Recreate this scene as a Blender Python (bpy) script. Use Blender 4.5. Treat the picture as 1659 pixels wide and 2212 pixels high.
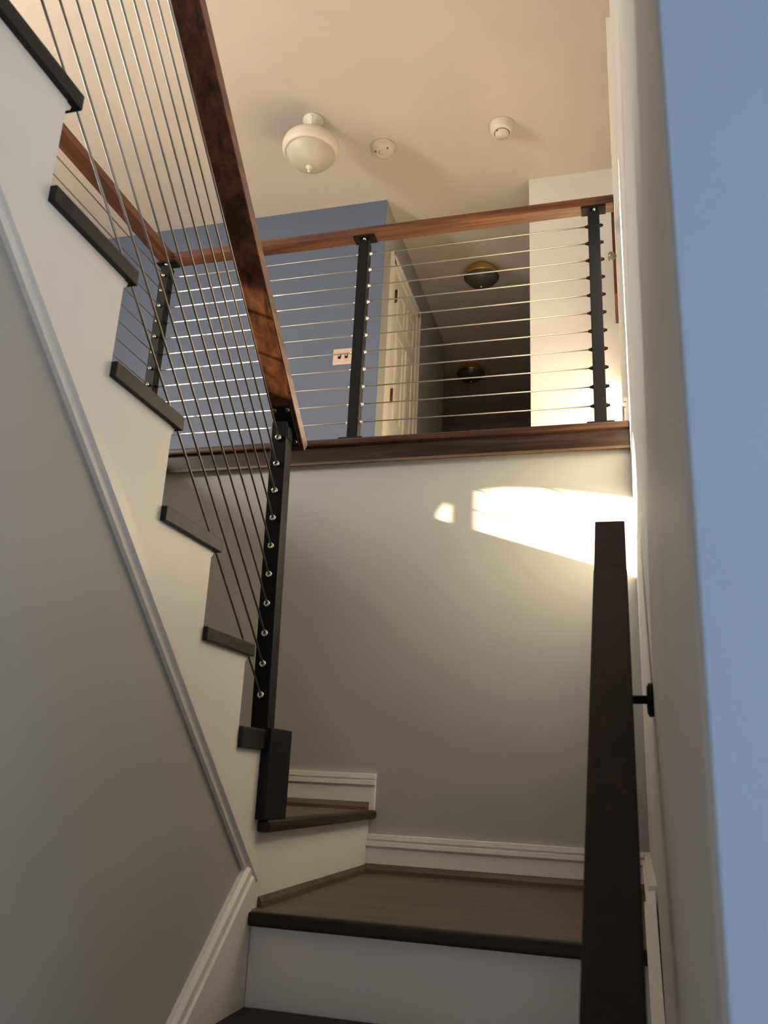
import bpy, bmesh, math, random
from mathutils import Vector, Matrix

random.seed(7)
for _o in list(bpy.data.objects):
    bpy.data.objects.remove(_o)
SC = bpy.context.scene
COL = SC.collection

# ------------------------------------------------------------------ units
# all lengths below are in "u" (0.85 m); origin = camera foot point in plan, z = 0 at the lens
S = 0.85
GZ = -1.793                      # ground floor (u)
def W(p):
    return Vector((p[0] * S, p[1] * S, (p[2] - GZ) * S))

# ------------------------------------------------------------------ camera
YAW, PITCH, ROLL, FPX = -0.279, 0.306, 0.048, 1800.0
fw = Vector((math.sin(YAW) * math.cos(PITCH), math.cos(YAW) * math.cos(PITCH), math.sin(PITCH)))
rt = Vector((math.cos(YAW), -math.sin(YAW), 0))
up = rt.cross(fw)
r2 = rt * math.cos(ROLL) + up * math.sin(ROLL)
u2 = up * math.cos(ROLL) - rt * math.sin(ROLL)
cd = bpy.data.cameras.new('camera')
cam = bpy.data.objects.new('camera', cd)
COL.objects.link(cam)
M = Matrix((r2, u2, -fw)).transposed().to_4x4()
M.translation = W((0, 0, 0))
cam.matrix_world = M
cd.sensor_fit = 'VERTICAL'
cd.sensor_height = 24.0
cd.lens = FPX / 2212.0 * 24.0
cd.clip_start = 0.01
cd.dof.use_dof = True
cd.dof.focus_distance = 3.2
cd.dof.aperture_fstop = 4.5
SC.camera = cam

# ------------------------------------------------------------------ world, sun, daylight, fill lamps, exposure
SC.view_settings.view_transform = 'Standard'
SC.view_settings.look = 'None'
SC.view_settings.gamma = 1.0
SC.view_settings.use_curve_mapping = False
SC.view_settings.exposure = -0.2

wd = bpy.data.worlds.new('world')
SC.world = wd
wd.use_nodes = True
bg = wd.node_tree.nodes['Background']
bg.inputs[0].default_value = (0.55, 0.62, 0.78, 1)
bg.inputs[1].default_value = 0.5

SUN_T, SUN_E = 0.45, 0.33        # y and -z travel per unit of x
sd = bpy.data.lights.new('evening_sun', 'SUN')
sd.energy = 64.0
sd.angle = math.radians(0.3)
sd.color = (1.0, 0.82, 0.58)
so = bpy.data.objects.new('evening_sun', sd)
COL.objects.link(so)
so.rotation_euler = Vector((1, SUN_T, -SUN_E)).to_track_quat('-Z', 'Y').to_euler()
so.location = W((-7, 0, 4))

def area(name, loc, direction, sx, sy, energy, color):
    d = bpy.data.lights.new(name, 'AREA')
    d.shape = 'RECTANGLE'
    d.size = sx * S
    d.size_y = sy * S
    d.energy = energy
    d.color = color
    o = bpy.data.objects.new(name, d)
    COL.objects.link(o)
    o.location = W(loc)
    o.rotation_euler = Vector(direction).to_track_quat('-Z', 'Z').to_euler()
    return o
# daylight entering by the arched window of the upper room, plus unseen fill lamps added upstairs, beside and behind the camera
area('arched_window_daylight', (-4.88, 0.86, 2.66), (1, 0.38, -0.12), 1.4, 0.22, 170, (1.0, 0.92, 0.82))
area('upper_room_fill', (-4.88, 2.5, 3.2), (1, 0.1, 0.1), 0.9, 1.0, 25, (1.0, 0.80, 0.58))  # added warm fill lamp at the made-up second opening
area('foyer_side_fill', (2.7, -1.3, 0.5), (-1, 0.75, -0.05), 1.2, 2.4, 66, (0.80, 0.88, 1.0))  # added cool fill for the blue wall, no window stands here
area('front_fill', (0.2, -3.5, -0.4), (-0.1, 1, -0.02), 1.0, 1.6, 13, (0.93, 0.88, 0.95))  # added weak fill for the lower risers, no door stands here

# ------------------------------------------------------------------ materials
def new_mat(name):
    m = bpy.data.materials.new(name)
    m.use_nodes = True
    return m, m.node_tree.nodes, m.node_tree.links, m.node_tree.nodes['Principled BSDF']

def paint(name, col, rough=0.6, bump=0.02, scale=180.0, var=0.03, coat=0.0):
    m, N, L, b = new_mat(name)
    tc = N.new('ShaderNodeTexCoord')
    n = N.new('ShaderNodeTexNoise')
    n.inputs['Scale'].default_value = 2.3
    n.inputs['Detail'].default_value = 4
    L.new(tc.outputs['Object'], n.inputs['Vector'])
    r = N.new('ShaderNodeValToRGB')
    r.color_ramp.elements[0].position = 0.35
    r.color_ramp.elements[1].position = 0.65
    r.color_ramp.elements[0].color = (*[c * (1 - var) for c in col], 1)
    r.color_ramp.elements[1].color = (*[min(1, c * (1 + var)) for c in col], 1)
    L.new(n.outputs['Fac'], r.inputs['Fac'])
    L.new(r.outputs['Color'], b.inputs['Base Color'])
    b.inputs['Roughness'].default_value = rough
    b.inputs['Coat Weight'].default_value = coat
    if bump:
        n2 = N.new('ShaderNodeTexNoise')
        n2.inputs['Scale'].default_value = scale
        L.new(tc.outputs['Object'], n2.inputs['Vector'])
        bm_ = N.new('ShaderNodeBump')
        bm_.inputs['Strength'].default_value = bump * 4
        bm_.inputs['Distance'].default_value = 0.002
        L.new(n2.outputs['Fac'], bm_.inputs['Height'])
        L.new(bm_.outputs['Normal'], b.inputs['Normal'])
    return m

def wood(name, dark, mid, light, axis='X', rough=0.36, coat=0.15, scale=1.0, spec=0.5):
    m, N, L, b = new_mat(name)
    tc = N.new('ShaderNodeTexCoord')
    mp = N.new('ShaderNodeMapping')
    sc = {'X': (1.6, 26, 26), 'Y': (26, 1.6, 26), 'Z': (26, 26, 1.6)}[axis]
    mp.inputs['Scale'].default_value = [c * scale for c in sc]
    L.new(tc.outputs['Object'], mp.inputs['Vector'])
    n = N.new('ShaderNodeTexNoise')
    n.inputs['Scale'].default_value = 1.0
    n.inputs['Detail'].default_value = 7
    n.inputs['Roughness'].default_value = 0.62
    n.inputs['Distortion'].default_value = 0.9
    L.new(mp.outputs['Vector'], n.inputs['Vector'])
    r = N.new('ShaderNodeValToRGB')
    e = r.color_ramp.elements
    e[0].position, e[0].color = 0.32, (*dark, 1)
    e[1].position, e[1].color = 0.68, (*light, 1)
    k = e.new(0.5)
    k.color = (*mid, 1)
    L.new(n.outputs['Fac'], r.inputs['Fac'])
    L.new(r.outputs['Color'], b.inputs['Base Color'])
    b.inputs['Roughness'].default_value = rough
    b.inputs['Coat Weight'].default_value = coat
    b.inputs['Coat Roughness'].default_value = 0.15
    b.inputs['Specular IOR Level'].default_value = spec
    bp = N.new('ShaderNodeBump')
    bp.inputs['Strength'].default_value = 0.12
    bp.inputs['Distance'].default_value = 0.001
    L.new(n.outputs['Fac'], bp.inputs['Height'])
    L.new(bp.outputs['Normal'], b.inputs['Normal'])
    return m

def metal(name, col, rough, metallic=1.0):
    m, N, L, b = new_mat(name)
    tc = N.new('ShaderNodeTexCoord')
    n = N.new('ShaderNodeTexNoise')
    n.inputs['Scale'].default_value = 60
    L.new(tc.outputs['Object'], n.inputs['Vector'])
    mr = N.new('ShaderNodeMapRange')
    mr.inputs['To Min'].default_value = rough * 0.8
    mr.inputs['To Max'].default_value = rough * 1.25
    L.new(n.outputs['Fac'], mr.inputs['Value'])
    L.new(mr.outputs['Result'], b.inputs['Roughness'])
    b.inputs['Base Color'].default_value = (*col, 1)
    b.inputs['Metallic'].default_value = metallic
    if metallic == 0.0:
        b.inputs['Specular IOR Level'].default_value = 0.14
    return m

MAT = {
    'wall': paint('greige_wall_paint', (0.36, 0.36, 0.335)),
    'wall_left': paint('grey_wall_paint', (0.38, 0.38, 0.36)),
    'wall_white': paint('warm_white_wall_paint', (0.60, 0.575, 0.54)),
    'wall_sunlit': paint('sun_lightened_wall_paint', (0.70, 0.69, 0.65)),  # wall colour lightened to carry the sun's brightness on the upper back wall
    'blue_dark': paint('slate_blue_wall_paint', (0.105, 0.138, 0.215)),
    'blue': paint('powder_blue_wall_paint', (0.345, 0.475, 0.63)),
    'ceiling': paint('ceiling_paint', (0.58, 0.535, 0.49), rough=0.8),
    'trim': paint('white_trim_paint', (0.80, 0.77, 0.70), rough=0.35, bump=0),
    'skirt': paint('white_skirt_paint', (0.78, 0.76, 0.71), rough=0.4, bump=0),
    'door': paint('white_door_paint', (0.74, 0.72, 0.66), rough=0.35, bump=0),
    'plastic': paint('white_plastic', (0.66, 0.61, 0.53), rough=0.4, bump=0),
    'plate': paint('ivory_plastic', (0.58, 0.46, 0.38), rough=0.4, bump=0),
    'black': metal('black_powder_coat', (0.007, 0.0075, 0.009), 0.46, 0.0),
    'vent': metal('brown_vent', (0.16, 0.12, 0.08), 0.6, 0.0),
    'steel': metal('stainless_steel', (0.33, 0.305, 0.275), 0.42),
    'chrome': metal('polished_steel', (0.85, 0.83, 0.80), 0.15),
    'brass': metal('polished_brass', (0.70, 0.48, 0.16), 0.22),
    'bronze': metal('aged_bronze', (0.10, 0.055, 0.03), 0.45, 0.6),
    'hole': metal('dark_hole', (0.01, 0.01, 0.01), 0.6, 0.0),
    'rail_x': wood('stained_oak_rail_x', (0.034, 0.011, 0.005), (0.115, 0.038, 0.0145), (0.22, 0.083, 0.034), 'X'),
    'rail_y': wood('stained_oak_rail_y', (0.034, 0.011, 0.005), (0.115, 0.038, 0.0145), (0.22, 0.083, 0.034), 'Y'),
    'fascia': wood('dark_oak_fascia', (0.012, 0.006, 0.004), (0.027, 0.015, 0.010), (0.052, 0.030, 0.019), 'X', coat=0.05, spec=0.25),
    'nosing': wood('dark_oak_nosing', (0.025, 0.010, 0.006), (0.055, 0.025, 0.014), (0.090, 0.045, 0.027), 'X', coat=0.05, spec=0.3),
    'wall_rail': wood('near_black_oak_rail', (0.006, 0.004, 0.003), (0.011, 0.007, 0.005), (0.018, 0.011, 0.008), 'Y', rough=0.55, coat=0.0, spec=0.2),
    'tread': wood('ebony_tread', (0.008, 0.008, 0.0075), (0.014, 0.013, 0.012), (0.020, 0.019, 0.017), 'X', rough=0.45, coat=0.0, spec=0.24),
    'stair_nosing': wood('dark_brown_stair_nosing', (0.010, 0.007, 0.005), (0.022, 0.014, 0.009), (0.036, 0.024, 0.015), 'X', rough=0.45, coat=0.0, spec=0.25),
    'landing': wood('brown_oak_landing', (0.058, 0.037, 0.018), (0.09, 0.058, 0.030), (0.125, 0.084, 0.045), 'X', rough=0.45, coat=0.1),
    'shoe': wood('brown_oak_shoe', (0.05, 0.026, 0.012), (0.095, 0.052, 0.024), (0.13, 0.078, 0.038), 'X', rough=0.5, coat=0.0),
    'floor_up': wood('pale_bounce_floor', (0.44, 0.35, 0.25), (0.50, 0.41, 0.30), (0.56, 0.46, 0.35), 'X', rough=0.5, coat=0.0, scale=0.4),  # hidden floor, made pale to bounce sun onto the upper wall
    'floor': wood('oak_floor', (0.16, 0.10, 0.055), (0.22, 0.14, 0.08), (0.28, 0.19, 0.11), 'Y', rough=0.45, coat=0.0, scale=0.4),
    'frame_red': wood('mahogany_frame', (0.05, 0.010, 0.006), (0.10, 0.022, 0.013), (0.17, 0.045, 0.028), 'Z'),
    'canvas': paint('dim_print', (0.16, 0.06, 0.045), rough=0.7, bump=0, var=0.4),
}
def glass_mat(name, col, rough, trans):
    m, N, L, b = new_mat(name)
    tc = N.new('ShaderNodeTexCoord')
    n = N.new('ShaderNodeTexNoise')
    n.inputs['Scale'].default_value = 14
    n.inputs['Detail'].default_value = 5
    L.new(tc.outputs['Object'], n.inputs['Vector'])
    r = N.new('ShaderNodeValToRGB')
    r.color_ramp.elements[0].color = (*[c * 0.85 for c in col], 1)
    r.color_ramp.elements[1].color = (*[min(1, c * 1.12) for c in col], 1)
    L.new(n.outputs['Fac'], r.inputs['Fac'])
    L.new(r.outputs['Color'], b.inputs['Base Color'])
    b.inputs['Roughness'].default_value = rough
    b.inputs['Transmission Weight'].default_value = trans
    return m
MAT['bowl'] = glass_mat('frosted_alabaster_glass', (0.50, 0.49, 0.40), 0.45, 0.0)
MAT['bowl_dark'] = glass_mat('ribbed_smoky_glass', (0.085, 0.09, 0.078), 0.3, 0.0)

# ------------------------------------------------------------------ mesh builder
class MB:
    def __init__(s):
        s.v, s.f, s.sm = [], [], []
    def add(s, vs, fs, smooth=False):
        o = len(s.v)
        s.v += [Vector(p) for p in vs]
        s.f += [[i + o for i in f] for f in fs]
        s.sm += [smooth] * len(fs)
        return s
    def box(s, x0, x1, y0, y1, z0, z1):
        vs = [(x, y, z) for z in (z0, z1) for y in (y0, y1) for x in (x0, x1)]
        return s.add(vs, [(0, 2, 3, 1), (4, 5, 7, 6), (0, 1, 5, 4), (2, 6, 7, 3), (0, 4, 6, 2), (1, 3, 7, 5)])
    def prism(s, poly, axis, a, b):
        """poly of 2-tuples in the two other axes (cyclic order), extruded along axis a..b"""
        def p3(q, t):
            return {'x': (t, q[0], q[1]), 'y': (q[0], t, q[1]), 'z': (q[0], q[1], t)}[axis]
        n = len(poly)
        vs = [p3(q, a) for q in poly] + [p3(q, b) for q in poly]
        fs = [list(range(n)), list(range(2 * n - 1, n - 1, -1))]
        fs += [(i, i + n, (i + 1) % n + n, (i + 1) % n) for i in range(n)]
        return s.add(vs, fs)
    def bar(s, p0, p1, side, upv):
        """box from p0 to p1, cross-section corners +-side, 0..upv"""
        p0, p1, side, upv = Vector(p0), Vector(p1), Vector(side), Vector(upv)
        vs = []
        for p in (p0, p1):
            vs += [p - side, p + side, p + side + upv, p - side + upv]
        return s.add(vs, [(3, 2, 1, 0), (4, 5, 6, 7), (0, 1, 5, 4), (1, 2, 6, 5), (2, 3, 7, 6), (3, 0, 4, 7)])
    def sweep(s, prof, p0, p1, out, upv):
        p0, p1, out, upv = Vector(p0), Vector(p1), Vector(out), Vector(upv)
        n = len(prof)
        vs = [p + out * a + upv * b for p in (p0, p1) for a, b in prof]
        fs = [list(range(n)), list(range(2 * n - 1, n - 1, -1))]
        fs += [(i, i + n, (i + 1) % n + n, (i + 1) % n) for i in range(n)]
        return s.add(vs, fs)
    def tube(s, p0, p1, r, n=8, r1=None):
        p0, p1 = Vector(p0), Vector(p1)
        d = (p1 - p0).normalized()
        a = d.orthogonal().normalized()
        b = d.cross(a)
        r1 = r if r1 is None else r1
        vs = []
        for p, rr in ((p0, r), (p1, r1)):
            vs += [p + (a * math.cos(2 * math.pi * i / n) + b * math.sin(2 * math.pi * i / n)) * rr for i in range(n)]
        s.add(vs, [(i, (i + 1) % n, (i + 1) % n + n, i + n) for i in range(n)], True)
        s.add(vs, [list(range(n - 1, -1, -1)), list(range(n, 2 * n))])
        return s
    def lathe(s, prof, c=(0, 0, 0), n=40, axis='z', smooth=True):
        c = Vector(c)
        vs = []
        for r, h in prof:
            for i in range(n):
                t = 2 * math.pi * i / n
                a, b = r * math.cos(t), r * math.sin(t)
                vs.append(c + Vector({'z': (a, b, h), 'x': (h, a, b), 'y': (b, h, a)}[axis]))
        m = len(prof)
        fs = [(j * n + i, j * n + (i + 1) % n, (j + 1) * n + (i + 1) % n, (j + 1) * n + i) for j in range(m - 1) for i in range(n)]
        s.add(vs, fs, smooth)
        return s
    def build(s, name, mat, parent=None, org=(0, 0, 0), bevel=0.0, seg=2):
        o3 = Vector(org)
        me = bpy.data.meshes.new(name)
        me.from_pydata([(p - o3) * S for p in s.v], [], s.f)
        me.polygons.foreach_set('use_smooth', s.sm)
        bm = bmesh.new()
        bm.from_mesh(me)
        bmesh.ops.remove_doubles(bm, verts=bm.verts, dist=1e-6)
        bmesh.ops.recalc_face_normals(bm, faces=bm.faces)
        if bevel:
            es = [e for e in bm.edges if len(e.link_faces) == 2 and e.calc_face_angle(0) > 0.5]
            bmesh.ops.bevel(bm, geom=es, offset=bevel * S, segments=seg, affect='EDGES', profile=0.6, clamp_overlap=True)
        bm.to_mesh(me)
        bm.free()
        me.materials.append(MAT[mat] if isinstance(mat, str) else mat)
        ob = bpy.data.objects.new(name, me)
        COL.objects.link(ob)
        if parent is not None:
            ob.parent = parent
        else:
            ob.location = W(org)
        return ob

def thing(name, label, cat, base, group=None):
    o = bpy.data.objects.new(name, None)
    COL.objects.link(o)
    o.empty_display_size = 0.05
    o.location = W(base)
    o['label'] = label
    o['category'] = cat
    if group:
        o['group'] = group
    return o
def tag(o, label, cat, group=None):
    o['label'] = label
    o['category'] = cat
    if group:
        o['group'] = group
    return o
def struct(o, label=None, cat=None):
    o['kind'] = 'structure'
    if label:
        o['label'] = label
        o['category'] = cat or 'wall'
    return o
def clone(o, parent, off):
    c = o.copy()
    COL.objects.link(c)
    c.parent = parent
    c.location = Vector(o.location) + Vector(off) * S
    return c

# ------------------------------------------------------------------ main dimensions (u)
XL, XN = -1.02, -1.0            # stair-side wall face, nosing return face
YF, YB = 3.53, 5.376            # far stair wall, back wall of the upper floor
ZU, ZC = 1.527, 4.40            # upper floor, ceiling
RISE, RUN = 0.236, 0.2695
XG = -2.33                      # left edge of the stairwell opening
def xr(y):                      # face of the right-hand wall (slightly out of square)
    return 0.0405 + 0.015 * y
def tz(i): return 0.107 + RISE * i          # top of upper-flight tread i
def tf(i): return 2.487 - RUN * i           # its nosing
def rz(i): return tf(i) - 0.03              # riser plane under it
TT = 0.036

# ------------------------------------------------------------------ structure
struct(MB().box(-1.0, 3.0, -3.6, 1.2, GZ - 0.1, GZ).build('floor', 'floor'), 'oak floor at the foot of the stairs', 'floor')
struct(MB().box(-5.1, 3.1, -3.7, 10.1, ZC, ZC + 0.1).build('ceiling', 'ceiling'), 'warm white ceiling over the upper hall', 'ceiling')

# upper floor slab, opened for the stairwell
struct(MB().box(-5, 0.2, YF + 0.0, 10, ZU - 0.12, ZU - 0.001).build('floor_upper_far', 'floor_up'), 'upper hall floor beyond the far railing', 'floor')
struct(MB().box(-5, XG, -3.6, YF, ZU - 0.12, ZU - 0.001).build('floor_upper_left', 'floor_up'), 'upper floor left of the stairwell', 'floor')
struct(MB().box(XG, XL - 0.1, -3.6, rz(6) - 0.02, ZU - 0.12, ZU - 0.001).build('floor_upper_near', 'floor_up'), 'upper floor at the head of the stairs', 'floor')

# far stair wall
struct(MB().box(XG - 0.1, 0.2, YF, YF + 0.1, GZ, ZU - 0.12).build('wall_far', 'wall'), 'pale greige wall above the stair landing', 'wall')
struct(MB().box(XG - 0.1, XG, -3.6, YF, GZ, ZU - 0.12).build('wall_stair_left', 'wall'), 'wall behind the upper flight, left side of the stairwell', 'wall')
# right wall (slightly skew), from the foyer corner to the back of the upper hall
Y0R = 0.56
struct(MB().prism([(xr(Y0R), Y0R), (xr(YB), YB), (xr(YB) + 0.12, YB), (xr(Y0R) + 0.12, Y0R)], 'z', GZ, ZC).build('wall_right', 'wall_white', bevel=0.006), 'white wall along the right side of the stairs', 'wall')
# blue foyer wall meeting it at the corner, facing the camera
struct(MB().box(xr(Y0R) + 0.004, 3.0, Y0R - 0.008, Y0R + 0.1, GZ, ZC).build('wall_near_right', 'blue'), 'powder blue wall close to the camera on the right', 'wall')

# left wall below the upper flight (stepped top following the treads)
poly = [(-3.6, GZ), (YF, GZ), (YF, -0.18), (rz(0), -0.18), (rz(0), tz(0) - TT)]
for i in range(0, 6):
    poly += [(rz(i + 1), tz(i) - TT), (rz(i + 1), (tz(i + 1) if i < 5 else ZU) - TT)]
poly += [(-3.6, ZU - TT)]
struct(MB().prism(poly, 'x', XL - 0.1, XL).build('wall_left', 'wall_left'), 'grey wall under the upper flight of stairs', 'wall')

# walls of the upper floor
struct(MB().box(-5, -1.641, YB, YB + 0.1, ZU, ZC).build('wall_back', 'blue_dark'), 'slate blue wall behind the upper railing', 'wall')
struct(MB().box(-1.74, -1.64, YB + 0.1, 7.74, ZU, ZC).add([(-1.64, YB + 0.002, ZU), (-1.64, YB + 0.1, ZU), (-1.64, YB + 0.1, ZC), (-1.64, YB + 0.002, ZC)], [(0, 1, 2, 3)]).build('wall_hall_left', 'wall'), 'shaded hallway wall with a panelled door', 'wall')
struct(MB().box(-0.512, 0.3, YB, YB + 0.1, ZU, ZC).build('wall_back_right', 'wall_sunlit'), 'sun-brightened white wall right of the hallway', 'wall')
struct(MB().box(-0.512, -0.412, YB + 0.1, 9.9, ZU, ZC).build('wall_hall_right', 'wall'), 'hallway wall on the right, facing away', 'wall')
struct(MB().box(-3.0, -1.74, 7.64, 7.74, ZU, ZC).build('wall_hall_turn', 'wall'), 'return wall where the dark hallway widens', 'wall')
struct(MB().box(-3.1, -3.0, 7.64, 9.9, ZU, ZC).build('wall_hall_side', 'wall'), 'side wall of the dark room at the end', 'wall')
struct(MB().box(-3.1, -1.62, 9.9, 10.0, ZU, ZC).box(-0.72, -0.3, 9.9, 10.0, ZU, ZC).box(-1.62, -0.72, 9.9, 10.0, ZU + 2.4, ZC).build('wall_hall_end', 'wall'), 'end wall of the dark hallway', 'wall')
struct(MB().box(-1.72, -0.62, 10.7, 10.8, ZU - 0.1, ZU + 2.5).box(-1.72, -1.62, 10.0, 10.7, ZU - 0.1, ZU + 2.5).box(-0.72, -0.62, 10.0, 10.7, ZU - 0.1, ZU + 2.5).box(-1.72, -0.62, 10.0, 10.8, ZU + 2.4, ZU + 2.5).box(-1.72, -0.62, 10.0, 10.8, ZU - 0.1, ZU).build('wall_hall_recess', 'wall'), 'dark recess behind the doorway at the end of the hallway', 'wall')
# front and side walls of the house, behind and beside the camera
struct(MB().box(-5, 3.0, -3.7, -3.6, GZ, ZC).build('wall_front', 'wall_white'), 'front wall behind the camera', 'wall')
struct(MB().box(3.0, 3.1, -3.7, 0.7, GZ, ZC).build('wall_foyer_right', 'blue'), 'far right wall of the foyer', 'wall')

# left outer wall of the upper room, with an arched window and further openings added to place the sun
AY, AH, AW, SILL = 0.86, 0.42, 0.76, 2.508
w = MB()
w.box(-5.1, -5, -3.6, YB + 0.1, ZU, SILL)
w.box(-5.1, -5, -3.6, AY - AW, SILL, ZC)
w.box(-5.1, -5, AY + AW, 2.02, SILL, ZC)
w.box(-5.1, -5, 3.05, YB + 0.1, SILL, ZC)
w.box(-5.1, -5, 2.02, 3.05, SILL, 2.58)
w.box(-5.1, -5, 2.02, 2.40, 3.55, ZC)
w.box(-5.1, -5, 2.40, 3.05, 4.34, ZC)
NA = 72
for k in range(NA):
    a0, a1 = math.pi * k / NA, math.pi * (k + 1) / NA
    q0 = (AY + AW * math.cos(a0), SILL + AH * math.sin(a0))
    q1 = (AY + AW * math.cos(a1), SILL + AH * math.sin(a1))
    if 0.80 < (q0[0] + q1[0]) / 2 < 1.185:          # slit added to throw a sun strip on the right wall
        w.prism([q0, (q0[0], 3.05), (q1[0], 3.05), q1], 'x', -5.1, -5)
        w.prism([(q0[0], 4.32), (q0[0], ZC), (q1[0], ZC), (q1[0], 4.32)], 'x', -5.1, -5)
        continue
    w.prism([q0, (q0[0], ZC), (q1[0], ZC), q1], 'x', -5.1, -5)
struct(w.build('wall_far_left', 'wall_white'), 'outer wall of the upper room with an arched window', 'wall')
wf = MB().box(-5.012, -4.998, 1.541, 1.592, SILL, SILL + 0.3).box(-5.012, -4.998, 0.128, 0.179, SILL, SILL + 0.3)
wo = struct(MB().box(-5.12, -4.97, AY - AW - 0.05, AY + AW + 0.05, SILL - 0.05, SILL).build('window_1', 'trim'), 'sill of the arched window of the upper room', 'window')
wf.build('shading_mullion', 'trim', wo)
struct(MB().box(-5.12, -4.97, 1.98, 3.09, 2.53, 2.58).build('sun_opening', 'trim'), 'sill of the added sun opening in the upper room', 'window')  # unseen opening added to send sun onto the upper floor and cables
MB().box(-5.012, -4.998, 2.335, 2.42, 2.58, 4.34).build('shading_mullion', 'trim', bpy.data.objects['sun_opening'])  # unseen bar added to keep the sun off the corner railing post

# fascia and nosing around the stairwell opening
f = struct(MB().box(XG - 0.02, xr(YF), YF - 0.02, YF, 1.412, 1.494).build('trim_1', 'fascia'), 'dark oak fascia board below the far railing', 'trim')
MB().sweep([(0, 0), (0.014, 0.0), (0.014, 0.012), (0, 0.016)], (XG - 0.02, YF - 0.02, 1.400), (xr(YF), YF - 0.02, 1.400), (0, -1, 0), (0, 0, 1)).build('bead', 'shoe', f)
f2 = struct(MB().box(XG - 0.045, xr(YF), YF - 0.042, YF + 0.13, 1.494, ZU).build('trim_2', 'nosing', bevel=0.010), 'dark oak floor nosing under the far railing posts', 'trim')
struct(MB().box(XG, XG + 0.02, 0.9, YF - 0.02, 1.40, 1.494).box(XG - 0.10, XG + 0.035, 0.9, YF - 0.042, 1.494, ZU).build('trim_3', 'fascia'), 'dark oak edge along the left of the stairwell', 'trim')

# ------------------------------------------------------------------ baseboards and skirt trims
BB = [(0, 0), (0.020, 0), (0.020, 0.090), (0.012, 0.092), (0.012, 0.096), (0.028, 0.099), (0.028, 0.115), (0.010, 0.117), (0.010, 0.122), (0.020, 0.125), (0.020, 0.142), (0.0, 0.1435)]
ZA, ZB = -0.3735, -0.1385        # landing tops
struct(MB().sweep(BB, (XN - 0.03, YF, ZA), (xr(YF), YF, ZA), (0, -1, 0), (0, 0, 1)).build('baseboard_far', 'trim'), 'white stepped baseboard along the lower landing', 'baseboard')
struct(MB().sweep(BB, (XG, YF, ZB), (-0.988, YF, ZB), (0, -1, 0), (0, 0, 1)).build('baseboard_far_upper', 'trim'), 'short white baseboard above the small second landing', 'baseboard')
struct(MB().sweep(BB, (xr(2.36), 2.36, ZA), (xr(YF), YF, ZA), (-1, 0, 0), (0, 0, 1)).build('baseboard_right', 'trim'), 'white baseboard on the right wall of the landing', 'baseboard')
struct(MB().sweep(BB, (-0.5, YB, ZU), (xr(YB), YB, ZU), (0, -1, 0), (0, 0, 1)).build('baseboard_back', 'trim'), 'baseboard below the bright upper wall', 'baseboard')
struct(MB().sweep(BB, (xr(3.56), 3.56, ZU), (xr(3.73), 3.73, ZU), (-1, 0, 0), (0, 0, 1)).build('baseboard_upper_right', 'trim'), 'short baseboard end on the right wall upstairs', 'baseboard')

# trim running up the left wall under the upper flight: profile in (out, perpendicular)
dirn = Vector((0, -1, 0.89)).normalized()
perp = Vector((0, 0.89, 1)).normalized()
TP = [(0, 0), (0.012, 0.0), (0.014, 0.016), (0.022, 0.020), (0.022, 0.040), (0.016, 0.044), (0.016, 0.060), (0.010, 0.066), (0.0, 0.068)]
a = Vector((XL, 2.385, -0.290))
L_ = (2.385 - 0.2) / 1.0
b = Vector((XL, 0.2, -0.290 + 0.89 * L_))
a2, b2 = a - perp * 0.034, b - perp * 0.034
struct(MB().sweep(TP, a2, b2, (1, 0, 0), perp).build('trim_4', 'trim'), 'grey-white moulding climbing diagonally below the upper flight', 'trim')

# ------------------------------------------------------------------ upper flight
up_st = thing('staircase', 'upper flight of dark treads with white stringer, rising toward the camera on the left', 'stairs', (-1.6, 2.4, ZB))
UO = (-1.6, 2.4, ZB)
sp = [(2.42, -0.300)]
sp += [(rz(0), -0.300), (rz(0), tz(0) - TT)]
for i in range(0, 6):
    sp += [(rz(i + 1), tz(i) - TT), (rz(i + 1), (tz(i + 1) if i < 5 else ZU) - TT)]
sp += [(0.38, ZU - TT)]
sp[0] = (2.42, -0.320)
MB().prism([(y, z) for y, z in sp], 'x', XL - 0.001, XL + 0.006).build('stringer_skirt', 'skirt', up_st, UO)
for i in range(0, 6):
    y1, y0 = tf(i), rz(i + 1) + 0.001
    if i == 0:
        tr = MB().box(XG + 0.03, XN, y0, 2.353, tz(0) - 0.052, tz(0) + 0.006).build('tread', 'tread', up_st, UO, bevel=0.004)
    else:
        tr = MB().box(XG + 0.03, XN, y0, y1, tz(i) - TT, tz(i)).build('tread', 'tread', up_st, UO, bevel=0.003)
        MB().sweep([(0, 0), (0.016, 0), (0.013, -0.010), (0.006, -0.016), (0, -0.022)], (XG + 0.03, rz(i), tz(i) - TT), (XL + 0.004, rz(i), tz(i) - TT), (0, 1, 0), (0, 0, 1)).build('cove_moulding', 'skirt', tr, UO)
    MB().box(XG + 0.03, XL - 0.1, rz(i) - 0.02, rz(i), (tz(i - 1) if i else ZB), tz(i) - TT - 0.001).build('riser', 'skirt', up_st, UO)
MB().box(XG + 0.03, XL - 0.1, rz(6) - 0.02, rz(6), tz(5), ZU - TT).build('riser', 'skirt', up_st, UO)
MB().box(XG + 0.03, XN, rz(6) - 0.1, tf(6), ZU - TT, ZU).build('top_nosing', 'tread', up_st, UO, bevel=0.007)

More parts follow.
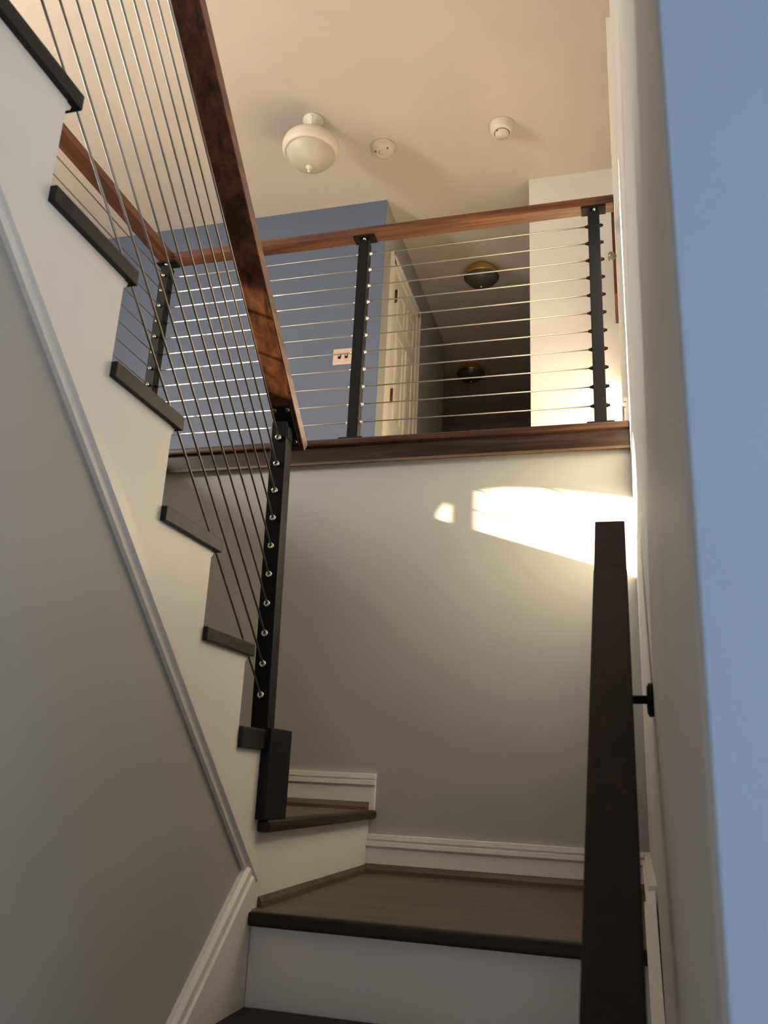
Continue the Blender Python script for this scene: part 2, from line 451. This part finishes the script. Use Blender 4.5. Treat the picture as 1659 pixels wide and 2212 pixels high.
# ------------------------------------------------------------------ lower flight and landings
lo_st = thing('staircase', 'lower flight with white risers and brown wood landings, straight ahead of the camera', 'stairs', (-0.5, 1.6, GZ))
LO = (-0.5, 1.6, GZ)
XR0 = xr(2.4) - 0.004
la = MB().box(XN - 0.03, XR0, 2.352, YF - 0.002, ZA - 0.034, ZA).build('landing', 'landing', lo_st, LO, bevel=0.006)
MB().box(XN - 0.002, XR0 - 0.002, 2.330, 2.368, ZA - 0.036, ZA + 0.001).build('nosing', 'stair_nosing', la, LO, bevel=0.010, seg=3)
SHOE = [(0, 0), (0.032, 0), (0.030, 0.014), (0.020, 0.027), (0.006, 0.032), (0, 0.032)]
MB().sweep(SHOE, (XN - 0.03, YF - 0.02, ZA), (xr(YF) - 0.02, YF - 0.02, ZA), (0, -1, 0), (0, 0, 1)).build('shoe_moulding', 'shoe', la, LO)
MB().sweep(SHOE, (XN - 0.03, 2.42, ZA), (XN - 0.03, YF - 0.02, ZA), (1, 0, 0), (0, 0, 1)).build('shoe_moulding', 'shoe', la, LO)
MB().box(XL + 0.001, XL + 0.007, 2.36, YF - 0.001, ZA, ZB - 0.030).build('riser', 'skirt', lo_st, LO)
lb = MB().box(XG + 0.02, -1.0, 2.40, YF - 0.002, ZB - 0.030, ZB).build('landing', 'landing', lo_st, LO, bevel=0.004)
MB().box(-1.03, -0.978, 2.375, YF + -0.004, ZB - 0.034, ZB + 0.001).build('nosing', 'stair_nosing', lb, LO, bevel=0.014, seg=3)
MB().sweep(SHOE, (XG, YF - 0.022, ZB), (-1.01, YF - 0.022, ZB), (0, -1, 0), (0, 0, 1)).build('shoe_moulding', 'shoe', lb, LO)
for i in range(0, 6):
    zt = ZA - RISE * (i + 1)          # tread below each riser
    yr = 2.362 - RUN * i
    rr = xr(yr) - 0.022
    MB().box(XN - 0.018, rr, yr - 0.0, yr + 0.02, max(zt, GZ), zt + RISE - 0.036).build('riser', 'skirt', lo_st, LO)
    if i < 5:
        t = MB().box(XN - 0.018, rr, yr - RUN - 0.03, yr, zt - 0.036, zt).build('tread', 'tread', lo_st, LO, bevel=0.008, seg=3)
# skirt boards either side of the lower flight, with a moulded cap
def skirt_line(y): return -0.300 + 0.868 * (y - 2.352)
def lower_skirt(x, sgn, y_end, name):
    pl = [(y_end, skirt_line(y_end)), (0.80, skirt_line(0.80)), (0.80, GZ)]
    pl += [(1.05, GZ), (2.42, -0.62), (y_end, -0.62)]
    sk = MB().prism(pl, 'x', x, x + sgn * 0.020).build(name, 'trim', lo_st, LO)
    d = Vector((0, 1, 0.868)).normalized()
    n = Vector((0, -0.868, 1)).normalized()
    p0 = Vector((x, 0.80, skirt_line(0.80)))
    p1 = Vector((x, y_end, skirt_line(y_end)))
    CP = [(0, 0), (0.026, 0), (0.026, 0.020), (0.019, 0.024), (0.019, 0.036), (0.022, 0.038), (0.022, 0.050), (0.012, 0.058), (0, 0.060)]
    MB().sweep(CP, p0, p1, (sgn, 0, 0), n).build('skirt_cap', 'trim', sk, LO)
lower_skirt(XL, 1, 2.352, 'skirt_board')
lower_skirt(xr(2.1) - 0.002, -1, 2.37, 'skirt_board')

# ------------------------------------------------------------------ cable railing of the upper flight
st_rail = thing('stair_cable_railing', 'cable railing climbing the upper flight, with black newel post and reddish wood handrail', 'railing', (-1.07, 2.45, tz(0)))
RO = (-1.07, 2.45, tz(0))
XB, XT = -1.069, -1.092          # newel leans a touch to the left at its head
def nx(z): return XB + (XT - XB) * (z - 0.11) / 1.03
NW = 0.028
zb, zt_ = tz(0) + 0.006, 1.150
m = MB()
vs = []
for z in (zb, zt_):
    for sx, sy in ((-1, 0), (1, 0), (1, 1), (-1, 1)):
        vs.append((nx(z) + sx * NW, 2.450 + sy * 0.058, z - (0.030 if (z == zt_ and sy == 1) else 0)))
m.add(vs, [(3, 2, 1, 0), (4, 5, 6, 7), (0, 1, 5, 4), (1, 2, 6, 5), (2, 3, 7, 6), (3, 0, 4, 7)])
newel = m.build('newel_post', 'black', st_rail, RO, bevel=0.003)
MB().box(-1.085, -0.985, 2.352, 2.520, ZB + 0.001, tz(0) + 0.012).build('mounting_box', 'black', newel, RO, bevel=0.003)
CS = 0.8815
def rail_z(y): return 1.208 + 0.88 * (2.414 - y)
hd = Vector((0, -1, 0.88)).normalized()
hn = Vector((0, 0.88, 1)).normalized()
p0 = Vector((-1.079, 2.560, rail_z(2.560)))
p1 = Vector((-1.066, 0.72, rail_z(0.72)))
MB().bar(p0, p1, (0.043, 0, 0), hn * 0.044).build('handrail', 'rail_y', st_rail, RO, bevel=0.004)
pc = Vector((-1.082, 2.478, rail_z(2.478)))
sad = MB().bar(pc + hd * -0.085, pc + hd * 0.070, (0.034, 0, 0), -hn * 0.008).box(-1.082 - 0.022, -1.082 + 0.022, 2.455, 2.500, 1.09, rail_z(2.5) + 0.0).build('saddle_bracket', 'black', st_rail, RO, bevel=0.002)
for sx in (-0.024, 0.024):
    for k in (-0.068, 0.055):
        q = pc + hd * k + Vector((sx, 0, 0)) - hn * 0.008
        MB().tube(q, q - hn * 0.006, 0.0075, 10).build('bolt', 'chrome', sad, RO)
for k in range(10):
    z0 = 0.2214 + (1.088 - 0.2214) * k / 9
    x0 = nx(z0)
    y1 = 0.74
    MB().tube((x0, 2.449, z0), (x0 + 0.004, y1, z0 + CS * (2.449 - y1)), 0.0033, 8).build('cable', 'steel', st_rail, RO)
    MB().lathe([(0.0045, 0.0), (0.0045, -0.007), (0.0085, -0.008), (0.0118, -0.004), (0.0118, 0.0)], (x0, 2.4495, z0), 16, 'y').build('cable_ferrule', 'chrome', newel, RO)
# upper newel at the head of the flight
MB().box(-1.07 - NW, -1.07 + NW, 0.69, 0.746, ZU + 0.001, 2.66).build('newel_post', 'black', st_rail, RO, bevel=0.003)

# ------------------------------------------------------------------ gallery railing on the upper floor
ga = thing('gallery_cable_railing', 'horizontal cable railing with black posts and wood handrail along the upper floor edge', 'railing', (-1.2, 3.57, ZU))
GO = (-1.2, 3.57, ZU)
YR, XGR = 3.570, -2.356
PW = 0.0275
ZR0, ZR1 = 2.694, 2.738
CZ = [1.6406 + 0.0958 * k for k in range(11)]
def post(cx, cy, side_cables):
    p = MB().box(cx - PW, cx + PW, cy - PW, cy + PW, ZU + 0.010, ZR0 - 0.030).build('post', 'black', ga, GO, bevel=0.003)
    MB().box(cx - 0.060, cx + 0.060, cy - 0.055, cy + 0.055, ZU, ZU + 0.016).build('base_plate', 'black', p, GO, bevel=0.003)
    sd_ = MB().tube((cx, cy, ZR0 - 0.034), (cx, cy, ZR0 - 0.008), 0.017, 16)
    if side_cables == 'y':
        sd_.box(cx - 0.03, cx + 0.03, cy - 0.058, cy + 0.058, ZR0 - 0.010, ZR0)
    else:
        sd_.box(cx - 0.058, cx + 0.058, cy - 0.032, cy + 0.032, ZR0 - 0.010, ZR0)
    sd_.build('saddle_bracket', 'black', p, GO)
    MB().lathe([(0.0, -0.008), (0.005, -0.007), (0.008, -0.002), (0.008, 0.004)], (cx + 0.004, cy - PW - 0.001, ZR0 - 0.022), 12, 'y').build('set_screw', 'chrome', p, GO)
    return p
P3, P2, P1 = -0.029, -1.196, XGR
posts = [post(P1, YR, 'x'), post(P2, YR, 'x'), post(P3, YR, 'x')]
pl_ = post(XGR, 0.95, 'y')
MB().bar((XGR + 0.035, YR, ZR0), (0.068, YR, ZR0), (0, 0.040, 0), (0, 0, ZR1 - ZR0)).build('handrail', 'rail_x', ga, GO, bevel=0.004)
MB().bar((XGR, YR + 0.040, ZR0), (XGR, 0.86, ZR0), (0.042, 0, 0), (0, 0, ZR1 - ZR0)).build('handrail', 'rail_y', ga, GO, bevel=0.004)
c0 = MB().tube((P1 + PW, YR, CZ[0]), (P3 + PW + 0.006, YR, CZ[0]), 0.0033, 8).build('cable', 'steel', ga, GO)
c1 = MB().tube((XGR, YR - PW, CZ[0]), (XGR, 0.97, CZ[0]), 0.0033, 8).build('cable', 'steel', ga, GO)
st_px = MB().lathe([(0.0045, 0.018), (0.006, 0.016), (0.006, 0.010), (0.0098, 0.008), (0.0098, 0.0)], (P1 + PW, YR, CZ[0]), 12, 'x').build('cable_stud', 'black', posts[0], GO)
st_py = MB().lathe([(0.004, -0.016), (0.007, -0.015), (0.0098, -0.009), (0.0098, 0.0)], (P1, YR - PW, CZ[0]), 12, 'y').build('cable_stud', 'chrome', posts[0], GO)
def nub(cx, sgn, par):
    return MB().lathe([(0.0042, sgn * 0.016), (0.0065, sgn * 0.014), (0.0065, sgn * 0.007), (0.0095, sgn * 0.006), (0.0095, 0.0)], (cx + sgn * PW, YR, CZ[0]), 12, 'x').build('cable_stud', 'chrome' if cx < -0.5 else 'black', par, GO)
nubs = [(nub(P2, 1, posts[1]), posts[1]), (nub(P2, -1, posts[1]), posts[1]), (nub(P3, 1, posts[2]), posts[2]), (nub(P3, -1, posts[2]), posts[2])]
for k in range(1, 11):
    dz = (0, 0, 0.0958 * k)
    clone(c0, ga, dz); clone(c1, ga, dz)
    clone(st_px, posts[0], dz); clone(st_py, posts[0], dz)
    for nb, par in nubs:
        clone(nb, par, dz)

# ------------------------------------------------------------------ handrail on the right wall
HO = (xr(1.75), 1.75, 0.17)
wh = thing('wall_handrail', 'near-black wooden handrail on the right wall of the lower flight', 'handrail', HO)
def hx(y): return -0.0117 + 0.015 * (y - 1.75)
def hz(y): return 0.1855 + 0.877 * (y - 1.75)
hn2 = Vector((0, -0.877, 1)).normalized()
MB().bar((hx(0.72), 0.72, hz(0.72)), (hx(2.075), 2.075, hz(2.075)), (0.0395, 0, 0), hn2 * 0.045).build('rail', 'wall_rail', wh, HO, bevel=0.003)
ye = 2.252
MB().bar((hx(2.07), 2.07, hz(2.07) - 0.001), (hx(ye), ye, hz(ye) + 0.022), (0.0386, 0, 0), hn2 * 0.044).build('rail_end', 'wall_rail', wh, HO, bevel=0.003)
for yb_ in (1.75, 0.86):
    zb_ = hz(yb_) - 0.020
    xw = xr(yb_)
    br = MB().tube((xw - 0.008, yb_, zb_), (hx(yb_) + 0.006, yb_, zb_), 0.0085, 12).tube((hx(yb_) + 0.012, yb_, zb_ - 0.004), (hx(yb_) + 0.012, yb_ + 0.004, zb_ + 0.026), 0.0085, 12).build('bracket', 'black', wh, HO)
    MB().lathe([(0.0, -0.012), (0.026, -0.012), (0.033, -0.008), (0.033, -0.0005), (0.0, -0.0005)], (xw, yb_, zb_), 24, 'x').build('wall_plate', 'black', br, HO)

# ------------------------------------------------------------------ semi-flush ceiling lamp
LX, LY = -1.93, 4.44
LB = (LX, LY, ZC)
lamp = thing('ceiling_lamp', 'white semi-flush ceiling lamp with frosted glass bowl and finial', 'ceiling lamp', LB)
MB().lathe([(0.0, 0.0), (0.072, 0.0), (0.074, -0.012), (0.060, -0.022), (0.046, -0.040), (0.034, -0.060), (0.0, -0.060)], LB, 40).build('canopy', 'plastic', lamp, LB)
MB().lathe([(0.028, -0.05), (0.034, -0.075), (0.026, -0.10), (0.028, -0.14), (0.040, -0.165), (0.0, -0.175)], LB, 32).build('stem', 'plastic', lamp, LB)
MB().lathe([(0.060, -0.160), (0.150, -0.176), (0.190, -0.208), (0.199, -0.240), (0.196, -0.272), (0.184, -0.292), (0.168, -0.298), (0.166, -0.290), (0.06, -0.20)], LB, 56).build('rim', 'plastic', lamp, LB)
MB().lathe([(0.170, -0.292), (0.160, -0.318), (0.138, -0.346), (0.105, -0.372), (0.065, -0.390), (0.024, -0.398), (0.0, -0.399)], LB, 56).build('glass_bowl', 'bowl', lamp, LB)
MB().lathe([(0.0, -0.392), (0.020, -0.394), (0.026, -0.404), (0.020, -0.416), (0.010, -0.422), (0.008, -0.430), (0.012, -0.436), (0.008, -0.446), (0.0, -0.449)], LB, 24).build('finial', 'plastic', lamp, LB)
for k in range(3):
    t = math.radians(170 + 120 * k)
    c, s_ = math.cos(t), math.sin(t)
    MB().tube((LX + c * 0.17, LY + s_ * 0.17, ZC - 0.205), (LX + c * 0.205, LY + s_ * 0.205, ZC - 0.165), 0.006, 10).lathe([(0.0, 0.012), (0.011, 0.006), (0.011, -0.006), (0.0, -0.012)], (LX + c * 0.207, LY + s_ * 0.207, ZC - 0.163), 12).build('thumb_screw', 'plastic', lamp, LB)

# ------------------------------------------------------------------ smoke detectors
def smoke(cx, cy, label, kind):
    B = (cx, cy, ZC)
    o = thing('smoke_detector', label, 'smoke detector', B, 'smoke detectors on the ceiling')
    MB().lathe([(0.0, 0.0), (0.088, 0.0), (0.088, -0.014), (0.0, -0.014)], B, 40).build('base', 'plastic', o, B)
    if kind == 0:
        MB().lathe([(0.080, -0.012), (0.080, -0.034), (0.070, -0.052), (0.050, -0.060), (0.030, -0.062), (0.0, -0.062)], B, 40).build('housing', 'plastic', o, B)
        MB().lathe([(0.018, -0.060), (0.018, -0.070), (0.0, -0.072)], (cx - 0.01, cy - 0.02, ZC), 20).build('test_button', 'plastic', o, B)
        for ax, ay in ((0.045, -0.045), (-0.05, -0.03)):
            MB().lathe([(0.007, -0.0), (0.007, -0.006), (0.0, -0.006)], (cx + ax, cy + ay, ZC - 0.056), 10).build('indicator', 'vent', o, B)
    else:
        MB().lathe([(0.082, -0.012), (0.080, -0.050), (0.066, -0.066), (0.058, -0.068), (0.0, -0.068)], B, 40).build('housing', 'plastic', o, B)
        MB().lathe([(0.050, -0.066), (0.048, -0.086), (0.0, -0.088)], B, 32).build('sensor_cap', 'plastic', o, B)
        MB().lathe([(0.049, -0.0665), (0.0545, -0.0665), (0.0545, -0.0700), (0.049, -0.0700), (0.049, -0.0665)], B, 32).build('vent_ring', 'vent', o, B)
        for k in (3, 4, 5, 8):
            t = 2 * math.pi * k / 10 - 0.9
            MB().box(cx + math.cos(t) * 0.050 - 0.0045, cx + math.cos(t) * 0.050 + 0.0045, cy + math.sin(t) * 0.050 - 0.0045, cy + math.sin(t) * 0.050 + 0.0045, ZC - 0.080, ZC - 0.070).build('vent_slot', 'vent', o, B)
smoke(-1.512, 4.80, 'shallow round smoke detector next to the white ceiling lamp', 0)
smoke(-0.640, 4.775, 'round smoke detector with a vented cap, alone on the right of the ceiling', 1)

# ------------------------------------------------------------------ brass hallway lights
def hall_light(cx, cy, r, label):
    B = (cx, cy, ZC)
    o = thing('flush_mount_light', label, 'ceiling light', B, 'brass hallway ceiling lights')
    MB().lathe([(0.0, 0.0), (r * 0.62, 0.0), (r * 0.70, -0.010), (r * 0.80, -0.030), (r * 0.94, -0.078), (r, -0.098), (r * 0.97, -0.108), (r * 0.92, -0.104)], B, 48).build('brass_pan', 'brass', o, B)
    MB().lathe([(r * 0.94, -0.100), (r * 0.90, -0.118), (r * 0.76, -0.148), (r * 0.52, -0.176), (r * 0.24, -0.191), (0.0, -0.194)], B, 48).build('glass_bowl', 'bowl_dark', o, B)
    MB().lathe([(0.0, -0.188), (0.012, -0.190), (0.014, -0.198), (0.006, -0.206), (0.0, -0.208)], B, 16).build('finial', 'chrome', o, B)
hall_light(-1.043, 6.45, 0.158, 'brass flush light with smoky glass bowl at the front of the hallway')
hall_light(-1.446, 8.29, 0.158, 'brass flush light deeper in the dark end of the hallway')

# ------------------------------------------------------------------ switch plate on the blue wall
SX, SZ = -1.921, 3.020
SB = (SX, YB, SZ)
sw = thing('light_switch', 'ivory double switch plate on the slate blue wall', 'light switch', SB)
MB().box(SX - 0.080, SX + 0.080, YB - 0.010, YB, SZ - 0.067, SZ + 0.067).build('plate', 'plate', sw, SB, bevel=0.004)
for dx in (-0.027, 0.027):
    MB().box(SX + dx - 0.012, SX + dx + 0.012, YB - 0.012, YB - 0.009, SZ - 0.018, SZ + 0.018).build('slot', 'hole', sw, SB)
    MB().bar((SX + dx, YB - 0.010, SZ), (SX + dx, YB - 0.026, SZ + 0.012), (0.005, 0, 0), (0, 0, 0.011)).build('toggle', 'plate', sw, SB)
    for dz in (-0.036, 0.036):
        MB().lathe([(0.0, -0.0125), (0.005, -0.012), (0.005, -0.009)], (SX + dx, YB, SZ + dz), 10, 'y').build('screw', 'plate', sw, SB)

# ------------------------------------------------------------------ hallway door (six panels)
XH = -1.64
DO = (XH, 6.05, ZU)
dr = MB().box(XH, XH + 0.012, 5.672, 6.440, ZU + 0.01, 3.945).build('door_1', 'door', None, DO, bevel=0.002)
struct(dr, 'white six-panel door in the hallway, dark hinges toward the camera', 'door')
CASE = [(0, 0), (0.018, 0), (0.024, 0.020), (0.024, 0.065), (0.030, 0.075), (0.030, 0.105), (0, 0.105)]
MB().sweep(CASE, (XH, 5.672, ZU), (XH, 5.672, 4.05), (1, 0, 0), (0, -1, 0)).build('casing', 'trim', dr, DO)
MB().sweep(CASE, (XH, 6.440, ZU), (XH, 6.440, 4.05), (1, 0, 0), (0, 1, 0)).build('casing', 'trim', dr, DO)
MB().sweep(CASE, (XH, 5.568, 3.945), (XH, 6.545, 3.945), (1, 0, 0), (0, 0, 1)).build('casing', 'trim', dr, DO)
for y0, y1 in ((5.775, 6.010), (6.100, 6.335)):
    for z0, z1 in ((3.55, 3.82), (2.66, 3.43), (1.80, 2.52)):
        q = MB()
        q.box(XH + 0.012, XH + 0.022, y0, y1, z0, z0 + 0.022).box(XH + 0.012, XH + 0.022, y0, y1, z1 - 0.022, z1)
        q.box(XH + 0.012, XH + 0.022, y0, y0 + 0.022, z0 + 0.022, z1 - 0.022).box(XH + 0.012, XH + 0.022, y1 - 0.022, y1, z0 + 0.022, z1 - 0.022)
        q.build('panel_moulding', 'trim', dr, DO)
        MB().box(XH + 0.012, XH + 0.018, y0 + 0.05, y1 - 0.05, z0 + 0.05, z1 - 0.05).build('panel', 'door', dr, DO, bevel=0.004)
for hz_ in (3.70, 2.82, 1.92):
    MB().tube((XH + 0.030, 5.676, hz_ - 0.052), (XH + 0.030, 5.676, hz_ + 0.052), 0.010, 10).box(XH + 0.013, XH + 0.026, 5.664, 5.700, hz_ - 0.05, hz_ + 0.05).build('hinge', 'bronze', dr, DO)
MB().lathe([(0.0, 0.075), (0.022, 0.070), (0.030, 0.055), (0.022, 0.038), (0.010, 0.030), (0.010, 0.006), (0.028, 0.004), (0.028, 0.0)], (XH + 0.012, 6.375, 2.66), 20, 'x').build('door_knob', 'brass', dr, DO)

# ------------------------------------------------------------------ door on the right wall upstairs
D2 = (xr(4.2), 4.2, ZU)
def onr(y, d): return (xr(y) - d, y)
def rbox(y0, y1, z0, z1, d0, d1):
    return MB().prism([onr(y0, d0), onr(y1, d0), onr(y1, d1), onr(y0, d1)], 'z', z0, z1)
d2 = rbox(3.83, 4.62, ZU + 0.01, 3.97, 0.0, 0.010).build('door_2', 'door', None, D2)
struct(d2, 'white door in the right wall upstairs, seen edge-on', 'door')
rbox(3.735, 3.83, ZU, 3.97, 0.0, 0.022).build('casing', 'trim', d2, D2)
rbox(4.62, 4.715, ZU, 3.97, 0.0, 0.022).build('casing', 'trim', d2, D2)
rbox(3.735, 4.715, 3.97, 4.065, 0.0, 0.024).build('casing', 'trim', d2, D2)
MB().lathe([(0.0, -0.055), (0.020, -0.052), (0.027, -0.040), (0.020, -0.026), (0.009, -0.020), (0.009, -0.004), (0.024, -0.003), (0.024, 0.0)], (xr(3.93) - 0.010, 3.93, 2.66), 20, 'x').build('door_knob', 'steel', d2, D2)

# ------------------------------------------------------------------ framed panel on the right wall upstairs
FO = (xr(5.1), 5.1, 3.06)
fr = thing('picture_frame', 'narrow dark mahogany framed picture seen edge-on beyond the railing post', 'picture', FO)
for a_, b_, c_, d_ in ((4.94, 5.32, 3.06, 3.11), (4.94, 5.32, 3.64, 3.69), (4.94, 4.99, 3.11, 3.64), (5.27, 5.32, 3.11, 3.64)):
    rbox(a_, b_, c_, d_, 0.0, 0.040).build('frame_bar', 'frame_red', fr, FO)
rbox(4.99, 5.27, 3.11, 3.64, 0.0, 0.030).build('print', 'canvas', fr, FO)
